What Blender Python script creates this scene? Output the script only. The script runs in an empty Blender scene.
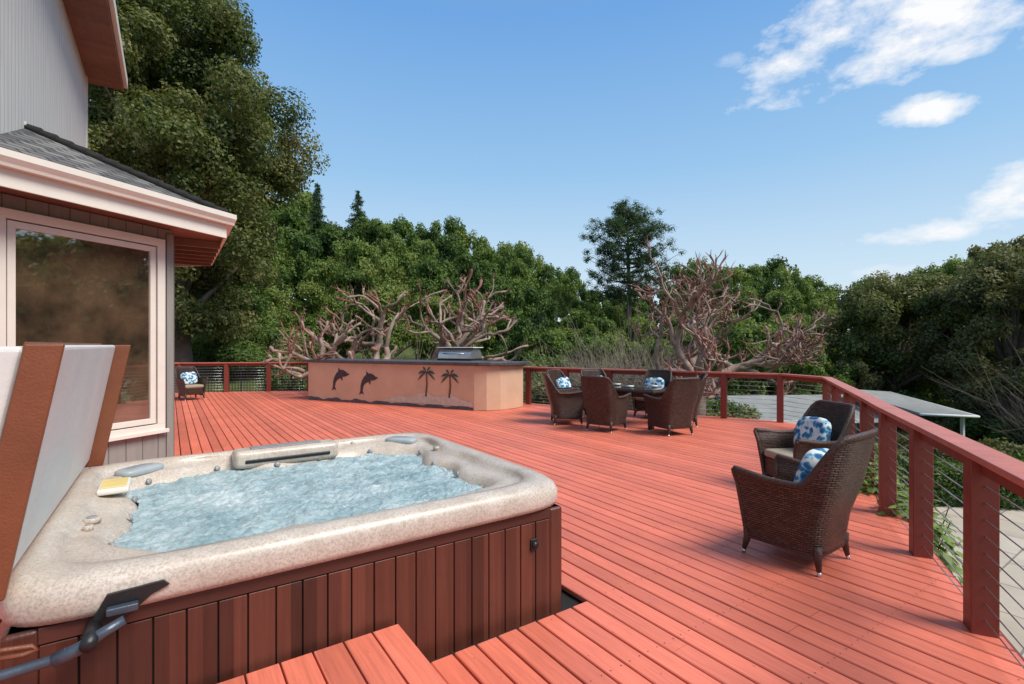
import bpy, bmesh, math, random
import numpy as np
from mathutils import Vector, Matrix
from mathutils import noise as mn
random.seed(7); rng=np.random.default_rng(7)
scene=bpy.context.scene
R=math.radians
CA,SA=.825,.565
def cw(xc,d):  # distance right / distance ahead of the viewpoint -> world x,y
    return (CA*xc+SA*d, -SA*xc+CA*d)
def sstep(a,b,x):
    t=min(1,max(0,(x-a)/(b-a))); return t*t*(3-2*t)

# ---------------------------------------------------------------- materials
def newmat(name):
    m=bpy.data.materials.new(name); m.use_nodes=True
    nt=m.node_tree; b=nt.nodes['Principled BSDF']
    return m,nt,b
def N(nt,t,**k):
    n=nt.nodes.new(t)
    for a,v in k.items(): setattr(n,a,v)
    return n
def math_(nt,op,a,b=None,c=None,clamp=False):
    n=nt.nodes.new('ShaderNodeMath'); n.operation=op; n.use_clamp=clamp
    for i,v in enumerate((a,b,c)):
        if v is None: continue
        if isinstance(v,(int,float)): n.inputs[i].default_value=v
        else: nt.links.new(v,n.inputs[i])
    return n.outputs[0]
def ramp(nt,fac,stops):
    n=nt.nodes.new('ShaderNodeValToRGB'); e=n.color_ramp.elements
    while len(e)<len(stops): e.new(.5)
    for i,(p,c) in enumerate(stops):
        e[i].position=p; e[i].color=(c[0],c[1],c[2],1)
    nt.links.new(fac,n.inputs[0]); return n.outputs[0]
def mixc(nt,fac,a,b,mode='MIX'):
    n=nt.nodes.new('ShaderNodeMix'); n.data_type='RGBA'; n.blend_type=mode
    for i,v in ((0,fac),(6,a),(7,b)):
        if isinstance(v,(int,float)): n.inputs[i].default_value=v
        elif isinstance(v,tuple): n.inputs[i].default_value=(v[0],v[1],v[2],1)
        else: nt.links.new(v,n.inputs[i])
    return n.outputs[2]
def coords(nt,kind='Object',scale=(1,1,1)):
    t=N(nt,'ShaderNodeTexCoord'); m=N(nt,'ShaderNodeMapping'); m.inputs['Scale'].default_value=scale
    nt.links.new(t.outputs[kind],m.inputs[0]); return m.outputs[0]
def noise(nt,vec,scale,detail=4,rough=.6):
    n=N(nt,'ShaderNodeTexNoise'); n.inputs['Scale'].default_value=scale
    n.inputs['Detail'].default_value=detail; n.inputs['Roughness'].default_value=rough
    nt.links.new(vec,n.inputs['Vector']); return n.outputs[0]
def bump(nt,b,h,strength=.3,dist=.01):
    n=N(nt,'ShaderNodeBump'); n.inputs['Strength'].default_value=strength; n.inputs['Distance'].default_value=dist
    nt.links.new(h,n.inputs['Height']); nt.links.new(n.outputs[0],b.inputs['Normal'])
def simple(name,col,rough=.6,var=.25,scale=6,metal=0,bmp=.15,stretch=(1,1,1),bscale=None):
    m,nt,b=newmat(name)
    v=coords(nt,'Object',stretch); n=noise(nt,v,scale)
    lo=tuple(c*(1-var) for c in col); hi=tuple(min(1,c*(1+var)) for c in col)
    nt.links.new(ramp(nt,n,[(.3,lo),(.7,hi)]),b.inputs['Base Color'])
    b.inputs['Roughness'].default_value=rough; b.inputs['Metallic'].default_value=metal
    if bmp: bump(nt,b,noise(nt,v,bscale or scale*5),bmp,.01)
    return m
def paintwood(name,col,xw=None,axis=0,rough=.5,wear=(.25,.10,.08),grain=(60,2.5,60),vv=.16,chips=None,gd=.84):
    m,nt,b=newmat(name)
    t=N(nt,'ShaderNodeTexCoord'); o=t.outputs['Object']
    mp=N(nt,'ShaderNodeMapping'); mp.inputs['Scale'].default_value=grain; nt.links.new(o,mp.inputs[0])
    g=noise(nt,mp.outputs[0],1,5,.65)
    big=noise(nt,o,.9,4,.6); med=noise(nt,o,7,6,.7)
    c=ramp(nt,big,[(.3,tuple(x*.88 for x in col)),(.7,tuple(min(1,x*1.1) for x in col))])
    if xw:
        s=N(nt,'ShaderNodeSeparateXYZ'); nt.links.new(o,s.inputs[0])
        f=math_(nt,'FLOOR',math_(nt,'DIVIDE',s.outputs[axis],xw))
        w=N(nt,'ShaderNodeTexWhiteNoise',noise_dimensions='1D'); nt.links.new(f,w.inputs['W'])
        k=ramp(nt,w.outputs[0],[(0,(1-vv,)*3),(1,(1+vv*.6,)*3)])
        c=mixc(nt,1.0,c,k,'MULTIPLY')
    gr=ramp(nt,g,[(.3,(gd,gd,gd)),(.65,(1.03,1.03,1.03))])
    c=mixc(nt,.9,c,gr,'MULTIPLY')
    wf=ramp(nt,med,[(.60,(0,0,0)),(.74,(.65,.65,.65))])
    c=mixc(nt,wf,c,wear)
    if chips:
        mp2=N(nt,'ShaderNodeMapping'); mp2.inputs['Scale'].default_value=(34,16,34); nt.links.new(o,mp2.inputs[0])
        ch=noise(nt,mp2.outputs[0],1,3,.55)
        c=mixc(nt,ramp(nt,ch,[(.69,(0,0,0)),(.725,(.75,.75,.75))]),c,chips)
    nt.links.new(c,b.inputs['Base Color'])
    nt.links.new(ramp(nt,med,[(.3,(rough-.08,)*3),(.7,(rough+.15,)*3)]),b.inputs['Roughness'])
    bump(nt,b,g,.45,.005)
    return m
M={}
M['deck']=paintwood('deck_paint',(.78,.198,.122),.1435,0,.48,wear=(.58,.175,.12),vv=.17,chips=(.22,.09,.07),gd=.74)
M['rail']=paintwood('rail_paint',(.22,.042,.028),None,rough=.45,wear=(.13,.045,.035),grain=(8,8,8))
M['railtop']=paintwood('rail_cap_sunlit',(.52,.155,.11),None,rough=.4,wear=(.34,.18,.15),grain=(8,8,8))  # rail paint made paler: sunlight on the cap is put into its colour
M['cedar']=paintwood('spa_cabinet',(.105,.030,.018),.118,0,.38,wear=(.065,.02,.014),grain=(40,40,1.6),vv=.5,gd=.7)
M['cedartrim']=paintwood('spa_cabinet_trim',(.075,.023,.016),None,rough=.4,wear=(.05,.018,.014),grain=(2,30,30))
M['dark']=simple('dark_gap',(.012,.009,.008),.9)
M['cream']=simple('cream_trim',(.70,.66,.59),.5,.05,3,bmp=.05)
M['black']=simple('black_metal',(.02,.02,.022),.4,.2,10,metal=.3)
M['greymetal']=simple('grey_metal',(.08,.10,.13),.4,.15,10,metal=.5)
M['steel']=simple('steel',(.6,.6,.6),.3,.1,10,metal=.85)
M['jet']=simple('jet_grey',(.27,.28,.29),.35,.1,10)
M['lightgrey']=simple('grey_headrest',(.33,.37,.39),.4,.12,8)
m,nt,b=newmat('window_glass'); b.inputs['Roughness'].default_value=.02
nt.links.new(ramp(nt,noise(nt,coords(nt,'Object'),1.6,3),[(.35,(.03,.022,.016)),(.6,(.12,.075,.045))]),b.inputs['Base Color'])
b.inputs['Specular IOR Level'].default_value=.9; b.inputs['IOR'].default_value=2.3
n_=noise(nt,coords(nt,'Object'),1.3,2); bump(nt,b,n_,.05,.02)
M['glass']=m
m,nt,b=newmat('table_glass'); b.inputs['Base Color'].default_value=(.05,.06,.06,1); b.inputs['Roughness'].default_value=.05; M['tglass']=m
M['soffit']=paintwood('brown_soffit',(.20,.10,.065),.14,1,.6,wear=(.12,.06,.04))
M['vinylw']=simple('white_vinyl',(.66,.64,.61),.5,.06,3,bmp=.25,bscale=25)
M['vinylb']=simple('brown_vinyl',(.19,.058,.024),.42,.15,5,bmp=.3,bscale=120)
M['slabtop']=simple('dark_counter_tile',(.07,.07,.075),.4,.35,9)
M['bark']=simple('oak_bark',(.13,.10,.08),.9,.35,3,bmp=.8,bscale=14)
M['pbark']=simple('pollard_bark',(.29,.212,.168),.85,.5,3.4,bmp=1,bscale=16)
M['ptwig']=simple('pollard_shoot',(.25,.11,.085),.7,.3,3,bmp=.2)
M['twig']=simple('grey_twigs',(.24,.19,.155),.8,.3,3,bmp=.2)
M['cushion']=simple('tan_cushion',(.33,.27,.2),.9,.1,20)
M['white']=simple('white_paint',(.75,.75,.74),.5,.05,3,bmp=.05)
M['greenroof']=simple('neighbour_roof',(.24,.25,.24),.8,.15,2,bmp=.3)
M['nwall']=simple('neighbour_wall',(.38,.33,.24),.8,.1,2)
M['dolphin']=simple('mural_dark_blue',(.05,.035,.04),.7,.3,8)
M['sand']=simple('mural_sand',(.50,.43,.35),.8,.15,8)
M['sea']=simple('mural_sea',(.07,.07,.085),.7,.4,12)
M['palmg']=simple('mural_green',(.05,.07,.05),.7,.2,8)
M['blackwood']=simple('mural_trunk',(.12,.06,.035),.7,.2,8)
M['stucco']=simple('peach_stucco',(.58,.375,.25),.85,.09,1.6,bmp=.5,bscale=60)
def siding(name,col,w,coord,rough=.7,gw=.12):
    m,nt,b=newmat(name)
    t=N(nt,'ShaderNodeTexCoord'); s=N(nt,'ShaderNodeSeparateXYZ'); nt.links.new(t.outputs['Object'],s.inputs[0])
    x=math_(nt,'DIVIDE',s.outputs[coord],w); f=math_(nt,'FRACT',x)
    g=math_(nt,'LESS_THAN',f,gw)
    mp=N(nt,'ShaderNodeMapping'); mp.inputs['Scale'].default_value=(12,12,1); nt.links.new(t.outputs['Object'],mp.inputs[0])
    n=noise(nt,mp.outputs[0],1.5)
    c=ramp(nt,n,[(.3,tuple(k*.88 for k in col)),(.7,tuple(k*1.06 for k in col))])
    c=mixc(nt,g,c,tuple(k*.5 for k in col))
    nt.links.new(c,b.inputs['Base Color']); b.inputs['Roughness'].default_value=rough
    bump(nt,b,math_(nt,'SUBTRACT',1,g),.6,.012)
    return m
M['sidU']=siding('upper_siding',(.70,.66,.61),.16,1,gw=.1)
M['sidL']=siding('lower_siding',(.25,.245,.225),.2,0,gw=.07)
m,nt,b=newmat('spa_shell_acrylic'); v=coords(nt)
n1=noise(nt,v,5,6,.7); n2=noise(nt,v,85,4,.75)
c=ramp(nt,n1,[(.3,(.46,.385,.315)),(.5,(.56,.485,.41)),(.7,(.65,.58,.50))])
c=mixc(nt,ramp(nt,n2,[(.44,(0,0,0)),(.64,(.7,.7,.7))]),c,(.29,.235,.19))
nt.links.new(c,b.inputs['Base Color']); b.inputs['Roughness'].default_value=.33; M['shell']=m
m,nt,b=newmat('spa_water'); v=coords(nt)
n1=noise(nt,v,2.4,6,.72); n2=noise(nt,v,13,7,.8)
s=math_(nt,'ADD',math_(nt,'MULTIPLY',n1,.6),math_(nt,'MULTIPLY',n2,.4))
c=ramp(nt,s,[(.37,(.22,.35,.38)),(.47,(.35,.48,.51)),(.56,(.50,.62,.64)),(.66,(.84,.88,.88))])
nt.links.new(c,b.inputs['Base Color']); b.inputs['Roughness'].default_value=.12
bump(nt,b,noise(nt,v,26,6,.75),.9,.03); M['water']=m
m,nt,b=newmat('roof_shingle'); v=coords(nt,'UV')
br=N(nt,'ShaderNodeTexBrick'); nt.links.new(v,br.inputs['Vector']); br.inputs['Scale'].default_value=1
br.inputs['Brick Width'].default_value=.25; br.inputs['Row Height'].default_value=.14; br.inputs['Mortar Size'].default_value=.012
br.inputs['Color1'].default_value=(.075,.075,.078,1); br.inputs['Color2'].default_value=(.21,.205,.20,1); br.inputs['Mortar'].default_value=(.015,.015,.015,1)
nt.links.new(br.outputs[0],b.inputs['Base Color']); b.inputs['Roughness'].default_value=.9
bump(nt,b,math_(nt,'SUBTRACT',1,br.outputs['Fac']),1,.02); M['shingle']=m
m,nt,b=newmat('wicker'); v=coords(nt,'UV')
br=N(nt,'ShaderNodeTexBrick'); nt.links.new(v,br.inputs['Vector']); br.inputs['Scale'].default_value=1
br.inputs['Brick Width'].default_value=.044; br.inputs['Row Height'].default_value=.017; br.inputs['Mortar Size'].default_value=.0034
br.inputs['Mortar Smooth'].default_value=.6
br.inputs['Color1'].default_value=(.045,.022,.015,1); br.inputs['Color2'].default_value=(.11,.060,.042,1); br.inputs['Mortar'].default_value=(.008,.004,.003,1)
nt.links.new(br.outputs[0],b.inputs['Base Color']); b.inputs['Roughness'].default_value=.4
bump(nt,b,math_(nt,'SUBTRACT',1,br.outputs['Fac']),1,.008); M['wicker']=m
M['rim']=simple('wicker_rim',(.058,.029,.020),.45,.5,60,bmp=.8,bscale=90)
m,nt,b=newmat('blue_pillow'); v=coords(nt)
n0=N(nt,'ShaderNodeTexNoise'); n0.inputs['Scale'].default_value=9; nt.links.new(v,n0.inputs['Vector'])
vm=N(nt,'ShaderNodeVectorMath'); vm.operation='MULTIPLY_ADD'; nt.links.new(n0.outputs['Color'],vm.inputs[0]); vm.inputs[1].default_value=(.12,.12,.12); nt.links.new(v,vm.inputs[2])
vo=N(nt,'ShaderNodeTexVoronoi'); vo.inputs['Scale'].default_value=15; nt.links.new(vm.outputs[0],vo.inputs['Vector'])
n1=noise(nt,v,7,3)
c=ramp(nt,math_(nt,'ADD',vo.outputs[0],math_(nt,'MULTIPLY',n1,.5)),[(.50,(.02,.10,.25)),(.72,(.06,.26,.42)),(.80,(.40,.56,.62)),(.92,(.66,.70,.68))])
nt.links.new(c,b.inputs['Base Color']); b.inputs['Roughness'].default_value=.9; M['pillow']=m
m,nt,b=newmat('patio_stone'); v=coords(nt)
br=N(nt,'ShaderNodeTexBrick'); nt.links.new(v,br.inputs['Vector']); br.inputs['Scale'].default_value=1; br.offset=0.5
br.inputs['Brick Width'].default_value=.9; br.inputs['Row Height'].default_value=.6; br.inputs['Mortar Size'].default_value=.012
br.inputs['Color1'].default_value=(.44,.38,.30,1); br.inputs['Color2'].default_value=(.51,.45,.37,1); br.inputs['Mortar'].default_value=(.22,.19,.15,1)
c=mixc(nt,.5,br.outputs[0],ramp(nt,noise(nt,v,3,6),[(.3,(.7,.7,.7)),(.7,(1.1,1.1,1.1))]),'MULTIPLY')
nt.links.new(c,b.inputs['Base Color']); b.inputs['Roughness'].default_value=.8; M['patio']=m
m,nt,b=newmat('ground_grass'); v=coords(nt)
c=ramp(nt,noise(nt,v,.16,6,.7),[(.3,(.05,.07,.022)),(.5,(.085,.12,.03)),(.62,(.12,.14,.045)),(.75,(.14,.12,.07))])
c=mixc(nt,.7,c,ramp(nt,noise(nt,v,3,5,.7),[(.3,(.5,.5,.5)),(.7,(1.3,1.3,1.3))]),'MULTIPLY')
nt.links.new(c,b.inputs['Base Color']); b.inputs['Roughness'].default_value=.95
bump(nt,b,noise(nt,v,6,4),1,.1); M['ground']=m
def foliage(name,cols,objvar=.5,k_=1.0):
    m,nt,b=newmat(name)
    a=N(nt,'ShaderNodeAttribute',attribute_name='tint')
    oi=N(nt,'ShaderNodeObjectInfo')
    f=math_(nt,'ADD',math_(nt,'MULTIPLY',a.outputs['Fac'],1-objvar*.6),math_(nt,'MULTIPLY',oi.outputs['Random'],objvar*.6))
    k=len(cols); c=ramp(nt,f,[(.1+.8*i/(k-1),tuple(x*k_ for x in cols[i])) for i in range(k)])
    nt.links.new(c,b.inputs['Base Color']); b.inputs['Roughness'].default_value=.55
    b.inputs['Specular IOR Level'].default_value=.25
    tr=N(nt,'ShaderNodeBsdfTranslucent'); nt.links.new(mixc(nt,1,c,(1.3,1.35,.6),'MULTIPLY'),tr.inputs[0])
    mx=N(nt,'ShaderNodeMixShader'); mx.inputs[0].default_value=.3
    nt.links.new(b.outputs[0],mx.inputs[1]); nt.links.new(tr.outputs[0],mx.inputs[2])
    nt.links.new(mx.outputs[0],nt.nodes['Material Output'].inputs[0]); return m
M['oakleaf']=foliage('oak_leaves',[(.035,.055,.018),(.08,.11,.03),(.14,.17,.05),(.22,.20,.085)],.1,1.0)
M['forest']=foliage('forest_leaves',[(.03,.062,.018),(.075,.135,.03),(.145,.215,.042),(.25,.28,.085)],.75,1.0)
M['conifer']=foliage('conifer_needles',[(.035,.07,.03),(.065,.115,.045),(.10,.15,.065)],.2,.95)
M['hedge']=foliage('hedge_leaves',[(.05,.09,.025),(.10,.17,.04),(.16,.22,.06)],.2,.9)
M['bright']=foliage('bright_leaves',[(.10,.19,.04),(.20,.31,.07),(.30,.42,.12)],.2,.75)
M['olive']=foliage('olive_leaves',[(.07,.08,.035),(.15,.16,.06),(.27,.24,.11)],.3,1.0)

# ---------------------------------------------------------------- mesh helpers
def empty(name,loc=(0,0,0),rz=0,parent=None):
    e=bpy.data.objects.new(name,None); scene.collection.objects.link(e)
    e.location=loc; e.rotation_euler=(0,0,rz); e.parent=parent; return e
def obj(name,verts,faces,mat,parent=None,smooth=False,loc=(0,0,0),rot=(0,0,0),uv=None):
    me=bpy.data.meshes.new(name); me.from_pydata([tuple(v) for v in verts],[],[tuple(f) for f in faces])
    if uv:
        l=me.uv_layers.new(name='UVMap')
        for p in me.polygons:
            for li in p.loop_indices: l.data[li].uv=uv[me.loops[li].vertex_index]
    if smooth:
        for p in me.polygons: p.use_smooth=True
    me.materials.append(mat); o=bpy.data.objects.new(name,me); scene.collection.objects.link(o)
    o.location=loc; o.rotation_euler=rot; o.parent=parent; return o
def box(name,x0,x1,y0,y1,z0,z1,mat,parent=None,bev=0.0,rot=(0,0,0),loc=(0,0,0),seg=2):
    v=[(x,y,z) for x in (x0,x1) for y in (y0,y1) for z in (z0,z1)]
    f=[(0,1,3,2),(4,6,7,5),(0,4,5,1),(2,3,7,6),(0,2,6,4),(1,5,7,3)]
    o=obj(name,v,f,mat,parent,loc=loc,rot=rot)
    if bev:
        b=o.modifiers.new('b','BEVEL'); b.width=bev; b.segments=seg
        for p in o.data.polygons: p.use_smooth=True
        o.modifiers.new('w','WEIGHTED_NORMAL')
    return o
def prism(name,poly,z0,z1,mat,parent=None,bev=0):
    n=len(poly); v=[(x,y,z0) for x,y in poly]+[(x,y,z1) for x,y in poly]
    f=[tuple(range(n))[::-1],tuple(range(n,2*n))]+[(i,(i+1)%n,n+(i+1)%n,n+i) for i in range(n)]
    o=obj(name,v,f,mat,parent)
    if bev:
        b=o.modifiers.new('b','BEVEL'); b.width=bev; b.segments=2
    return o
def tube_arrays(pts,rad,ns=6):
    pts=np.array(pts,float); rad=np.array(rad,float); n=len(pts)
    t=np.gradient(pts,axis=0); t/=np.linalg.norm(t,axis=1)[:,None]+1e-9
    ref=np.array([0,0,1.]) if abs(t[0][2])<.8 else np.array([1.,0,0])
    V=[];prev=None
    for i in range(n):
        a=np.cross(t[i],ref if prev is None else prev)
        if prev is not None: a=prev-np.dot(prev,t[i])*t[i]
        a/=np.linalg.norm(a)+1e-9; prev=a; b=np.cross(t[i],a)
        for k in range(ns):
            th=2*math.pi*k/ns; V.append(pts[i]+rad[i]*(math.cos(th)*a+math.sin(th)*b))
    F=[(i*ns+k,i*ns+(k+1)%ns,(i+1)*ns+(k+1)%ns,(i+1)*ns+k) for i in range(n-1) for k in range(ns)]
    return V,F
def tube(name,pts,rad,mat,parent=None,ns=8,loc=(0,0,0),cap=True):
    if isinstance(rad,(int,float)): rad=[rad]*len(pts)
    V,F=tube_arrays(pts,rad,ns)
    if cap: F=F+[tuple(range(ns))[::-1],tuple(range(len(V)-ns,len(V)))]
    return obj(name,V,F,mat,parent,True,loc=loc)
class QM:
    def __init__(s): s.V=[];s.F=[];s.Mi=[];s.T=[];s.n=0
    def tube(s,pts,rad,ns=6,mi=0):
        V,F=tube_arrays(pts,rad,ns); s.V.append(np.array(V)); s.F.append(np.array(F)+s.n)
        s.Mi.append(np.full(len(F),mi)); s.T.append(np.full(len(V),.5)); s.n+=len(V)
    def leaves(s,c,nrm,size,mi=1,tint=None,aspect=.6):
        n=len(c); nrm=nrm/(np.linalg.norm(nrm,axis=1)[:,None]+1e-9)
        r=rng.normal(size=(n,3)); a=np.cross(nrm,r); a/=np.linalg.norm(a,axis=1)[:,None]+1e-9
        b=np.cross(nrm,a); sz=(size*rng.uniform(.6,1.4,n))[:,None]
        bend=nrm*sz*rng.uniform(-.3,.3,n)[:,None]
        V=np.stack([c-a*sz,c-b*sz*aspect+bend,c+a*sz,c+b*sz*aspect+bend],1).reshape(-1,3)
        F=np.arange(n*4).reshape(-1,4)+s.n
        s.V.append(V); s.F.append(F); s.Mi.append(np.full(n,mi))
        if tint is None: tint=rng.uniform(0,1,n)
        s.T.append(np.repeat(np.clip(tint,0,1),4)); s.n+=len(V)
    def mesh(s,name,mats):
        V=np.concatenate(s.V);F=np.concatenate(s.F);Mi=np.concatenate(s.Mi);T=np.concatenate(s.T)
        me=bpy.data.meshes.new(name); me.vertices.add(len(V)); me.vertices.foreach_set('co',V.astype(np.float32).ravel())
        me.loops.add(F.size); me.loops.foreach_set('vertex_index',F.astype(np.int32).ravel())
        me.polygons.add(len(F)); me.polygons.foreach_set('loop_start',(np.arange(len(F))*4).astype(np.int32))
        me.polygons.foreach_set('material_index',Mi.astype(np.int32))
        me.polygons.foreach_set('use_smooth',(Mi==0))
        at=me.attributes.new('tint','FLOAT','POINT'); at.data.foreach_set('value',T.astype(np.float32))
        for m in mats: me.materials.append(m)
        me.update(calc_edges=True); me.validate(); return me
def put(name,me,loc,rz=0,sc=(1,1,1),parent=None):
    o=bpy.data.objects.new(name,me); scene.collection.objects.link(o); o.location=loc; o.rotation_euler=(0,0,rz)
    o.scale=sc; o.parent=parent; return o

# ---------------------------------------------------------------- terrain
def T(xc,d):
    lat=xc/max(d,4)
    H=8.5-4.3*sstep(-.25,.4,lat)-1.2*sstep(.5,.9,lat)
    z=-1.35+H*sstep(22,66,d)
    z+=3.0*sstep(17,27,d)*sstep(-.3,-.6,lat)*(1-sstep(30,60,d)*.8)
    z-=2.2*sstep(.25,.6,lat)*sstep(9,20,d)*(1-sstep(26,50,d))
    z+=.25*math.sin(xc*.31+1)*math.sin(d*.27)*sstep(14,24,d)
    z+=4*sstep(80,160,d)
    return z
ds=[-400,-100,-30,-10,-4]+list(np.arange(0,40,1.2))+list(np.arange(40,90,3))+[100,120,160,250,500,1200,3000]
xs=[-3000,-800,-300,-150]+list(np.arange(-90,90.1,2.0))+[150,300,800,3000]
V=[];F=[]
for d in ds:
    for x in xs:
        X,Y=cw(x,d); V.append((X,Y,T(x,d)))
nx=len(xs)
for i in range(len(ds)-1):
    for j in range(nx-1): F.append((i*nx+j,i*nx+j+1,(i+1)*nx+j+1,(i+1)*nx+j))
obj('ground',V,F,M['ground'],smooth=True)
prism('stone_patio',[cw(*p) for p in [(3.0,.5),(14,.5),(16,5),(13.5,9.0),(6,9.6),(4.5,8)]],-1.5,-1.27,M['patio'])

# ---------------------------------------------------------------- deck
def lerpl(pts,x):
    for (a,ya),(b_,yb) in zip(pts,pts[1:]):
        if a<=x<=b_: return ya+(yb-ya)*(x-a)/(b_-a)
    return pts[0][1] if x<pts[0][0] else pts[-1][1]
LOW=[(-6,-2.6),(-2.36,-2.76),(10.78,4.56),(11.27,5.74)]
HIGH=[(-6,21.6),(.3,21.6),(4.4,19.65),(8.7,11.7),(11.27,5.80)]
deck=empty('wooden_deck')
V=[];F=[];w=.1305;pitch=.1435
def board(x0,ya,yb):
    x1=x0+w; c=.005; dz=random.uniform(-.0018,.0018)
    prof=[(x0,-.036),(x0,-c+dz),(x0+c,dz),(x1-c,dz),(x1,-c+dz),(x1,-.036)]
    s=len(V)
    for X,z in prof: V.append((X,ya(X),z))
    for X,z in prof: V.append((X,yb(X),z))
    for i in range(6): F.append((s+i,s+(i+1)%6,s+6+(i+1)%6,s+6+i))
    F.append(tuple(s+i for i in range(6))[::-1]); F.append(tuple(s+6+i for i in range(6)))
k=-42
while k*pitch<11.1:
    x0=k*pitch+.0065; k+=1
    lo=lambda X:lerpl(LOW,X); hi=lambda X:lerpl(HIGH,X)
    segs=[(lo,hi)]
    if x0+w>-.66 and x0<2.26: segs=[(lo,lambda X:2.455),(lambda X:4.93,hi)]
    for a,b_ in segs:
        ya=a(x0+w/2); yb=b_(x0+w/2)
        if yb-ya<.3: continue
        cuts=[]; y=-3+random.uniform(0,4.8)
        while y<yb:
            if y>ya+.6 and y<yb-.6: cuts.append(y)
            y+=random.choice([4.88,4.27,5.5])
        prev=a
        for c_ in cuts:
            board(x0,prev,(lambda X,c_=c_:c_-.002)); prev=(lambda X,c_=c_:c_+.002)
        board(x0,prev,b_)
obj('deck_boards',V,F,M['deck'],deck)
poly=[(-6,-2.6),(-2.3,-2.7),(10.7,4.6),(11.2,5.76),(8.62,11.66),(4.34,19.58),(.3,21.52),(-6,21.52)]
prism('gap_shade_sheet',poly,-.22,-.05,M['dark'],deck)  # solid near-black sheet added under the boards, stands in for shade in gaps
for a,b_ in zip(poly[1:],poly[2:-1]):
    dx,dy=b_[0]-a[0],b_[1]-a[1]; L=math.hypot(dx,dy)
    box('fascia_board',-.02,L+.02,-.065,-.03,-.26,-.004,M['rail'],deck,rot=(0,0,math.atan2(dy,dx)),loc=(a[0],a[1],0))
V=[];F=[]
for k in range(-6,60):
    for yj in np.arange(-1.8,7.2,.61):
        xc_=k*pitch+.006
        for dx in (.028,.104):
            X=xc_+dx; Y=yj
            if Y<lerpl(LOW,X)+.1 or (-.7<X<2.45 and 2.4<Y<5): continue
            if X>9: continue
            s=len(V); V+=[(X+.004*math.cos(a),Y+.004*math.sin(a),.0024) for a in np.linspace(0,2*math.pi,7)[:-1]]; F.append(tuple(range(s,s+6)))
obj('screw_heads',V,F,M['cedartrim'],deck)
# ---------------------------------------------------------------- railing
rail=empty('deck_railing')
def railrun(pts,skipfirst=False):
    for i,(a,b_) in enumerate(zip(pts,pts[1:])):
        dx,dy=b_[0]-a[0],b_[1]-a[1]; L=math.hypot(dx,dy); an=math.atan2(dy,dx)
        box('cap_rail',-.01,L-.01,-.085,.085,1.035,1.075,M['railtop'],rail,bev=.006,rot=(0,0,an),loc=(a[0],a[1],0))
        box('under_rail',.07,L-.07,-.02,.02,.945,1.03,M['rail'],rail,rot=(0,0,an),loc=(a[0],a[1],0))
        for kz in range(9):
            z=.09+kz*.098
            tube('cable',[(a[0],a[1],z),(b_[0],b_[1],z)],.0042,M['steel'],rail,ns=5)
    for i,p in enumerate(pts):
        if i==0 and skipfirst: continue
        q=pts[min(i+1,len(pts)-1)] if i<len(pts)-1 else pts[i-1]
        an=math.atan2(q[1]-p[1],q[0]-p[0])
        box('post',-.065,.065,-.065,.065,-.2,1.032,M['rail'],rail,bev=.006,rot=(0,0,an),loc=(p[0],p[1],0))
right=[(1.9,-.28),(2.95,.30),(3.99,.88),(5.02,1.47),(5.97,2.02),(7.0,2.58),(8.2,3.25),(9.4,3.92),(10.62,4.60)]
back=[(10.62,4.60),(11.08,5.74),(10.62,6.80),(10.05,8.1),(9.5,9.35),(9.0,10.5),(8.52,11.6),(7.7,13.15),(6.9,14.65),(6.1,16.15),(5.3,17.65),(4.25,19.5),(3.0,20.15),(1.7,20.75),(.3,21.4),(-1.5,21.4),(-3.3,21.4)]
railrun(right); railrun(back,True)

# ---------------------------------------------------------------- hot tub
tub=empty('hot_tub')
cx,cy=.815,3.68; hx,hy=1.37,1.195
NT=420
def sup(a,b_,n,th): 
    return ((abs(math.cos(th))/a)**n+(abs(math.sin(th))/b_)**n)**(-1/n)
def scal(th): return .055*math.cos(4*(th-math.pi/4))+.028*math.cos(12*th+.6)+.022*math.cos(9*th+1)
def ring(inset,z,n=7,sc=0,zs=0):
    o=[]
    for i in range(NT):
        th=2*math.pi*i/NT
        r=sup(hx-inset,hy-inset,n,th)
        if sc: r*=1+sc*scal(th)
        zz=z+zs*math.cos(4*(th-math.pi/4))+(zs*.6*math.cos(7*th+.4))
        o.append((cx+r*math.cos(th),cy+r*math.sin(th),zz))
    return o
rings=[ring(.05,.645,12),ring(.012,.655,12),ring(0,.685,12),ring(0,.745,12),ring(.012,.785,11),ring(.04,.808,10),ring(.09,.815,9),ring(.13,.810,8),
 ring(.155,.792,7,.3),ring(.17,.768,6,.5,.004),ring(.21,.758,5,.7,.012),ring(.25,.756,4.5,.9,.018),ring(.28,.740,4,1,.016),ring(.31,.70,3.8,1.05),ring(.34,.66,3.6,1.05),ring(.40,.58,3.4,1),ring(.6,.5,3,1)]
V=[p for r in rings for p in r]; F=[]
for j in range(len(rings)-1):
    for i in range(NT): F.append((j*NT+i,j*NT+(i+1)%NT,(j+1)*NT+(i+1)%NT,(j+1)*NT+i))
obj('shell',V,F,M['shell'],tub,True)
V=[];F=[];n=230
for j in range(n+1):
    for i in range(n+1):
        x=-1.18+2.36*i/n; y=-1.0+2.0*j/n
        z=.686+.020*mn.fractal(Vector((x*5,y*5,0)),.8,2.2,5)+.024*abs(mn.noise(Vector((x*12,y*12,3))))+.014*abs(mn.noise(Vector((x*30,y*30,8))))
        V.append((cx+x,cy+y,z))
for j in range(n):
    for i in range(n):
        a=j*(n+1)+i; X=-1.18+2.36*(i+.5)/n; Y=-1.0+2.0*(j+.5)/n
        th=math.atan2(Y,X)
        if math.hypot(X,Y)<sup(hx-.325,hy-.325,3.7,th)*(1+1.05*scal(th)): F.append((a,a+1,a+n+2,a+n+1))
obj('water',V,F,M['water'],tub,True)
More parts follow.
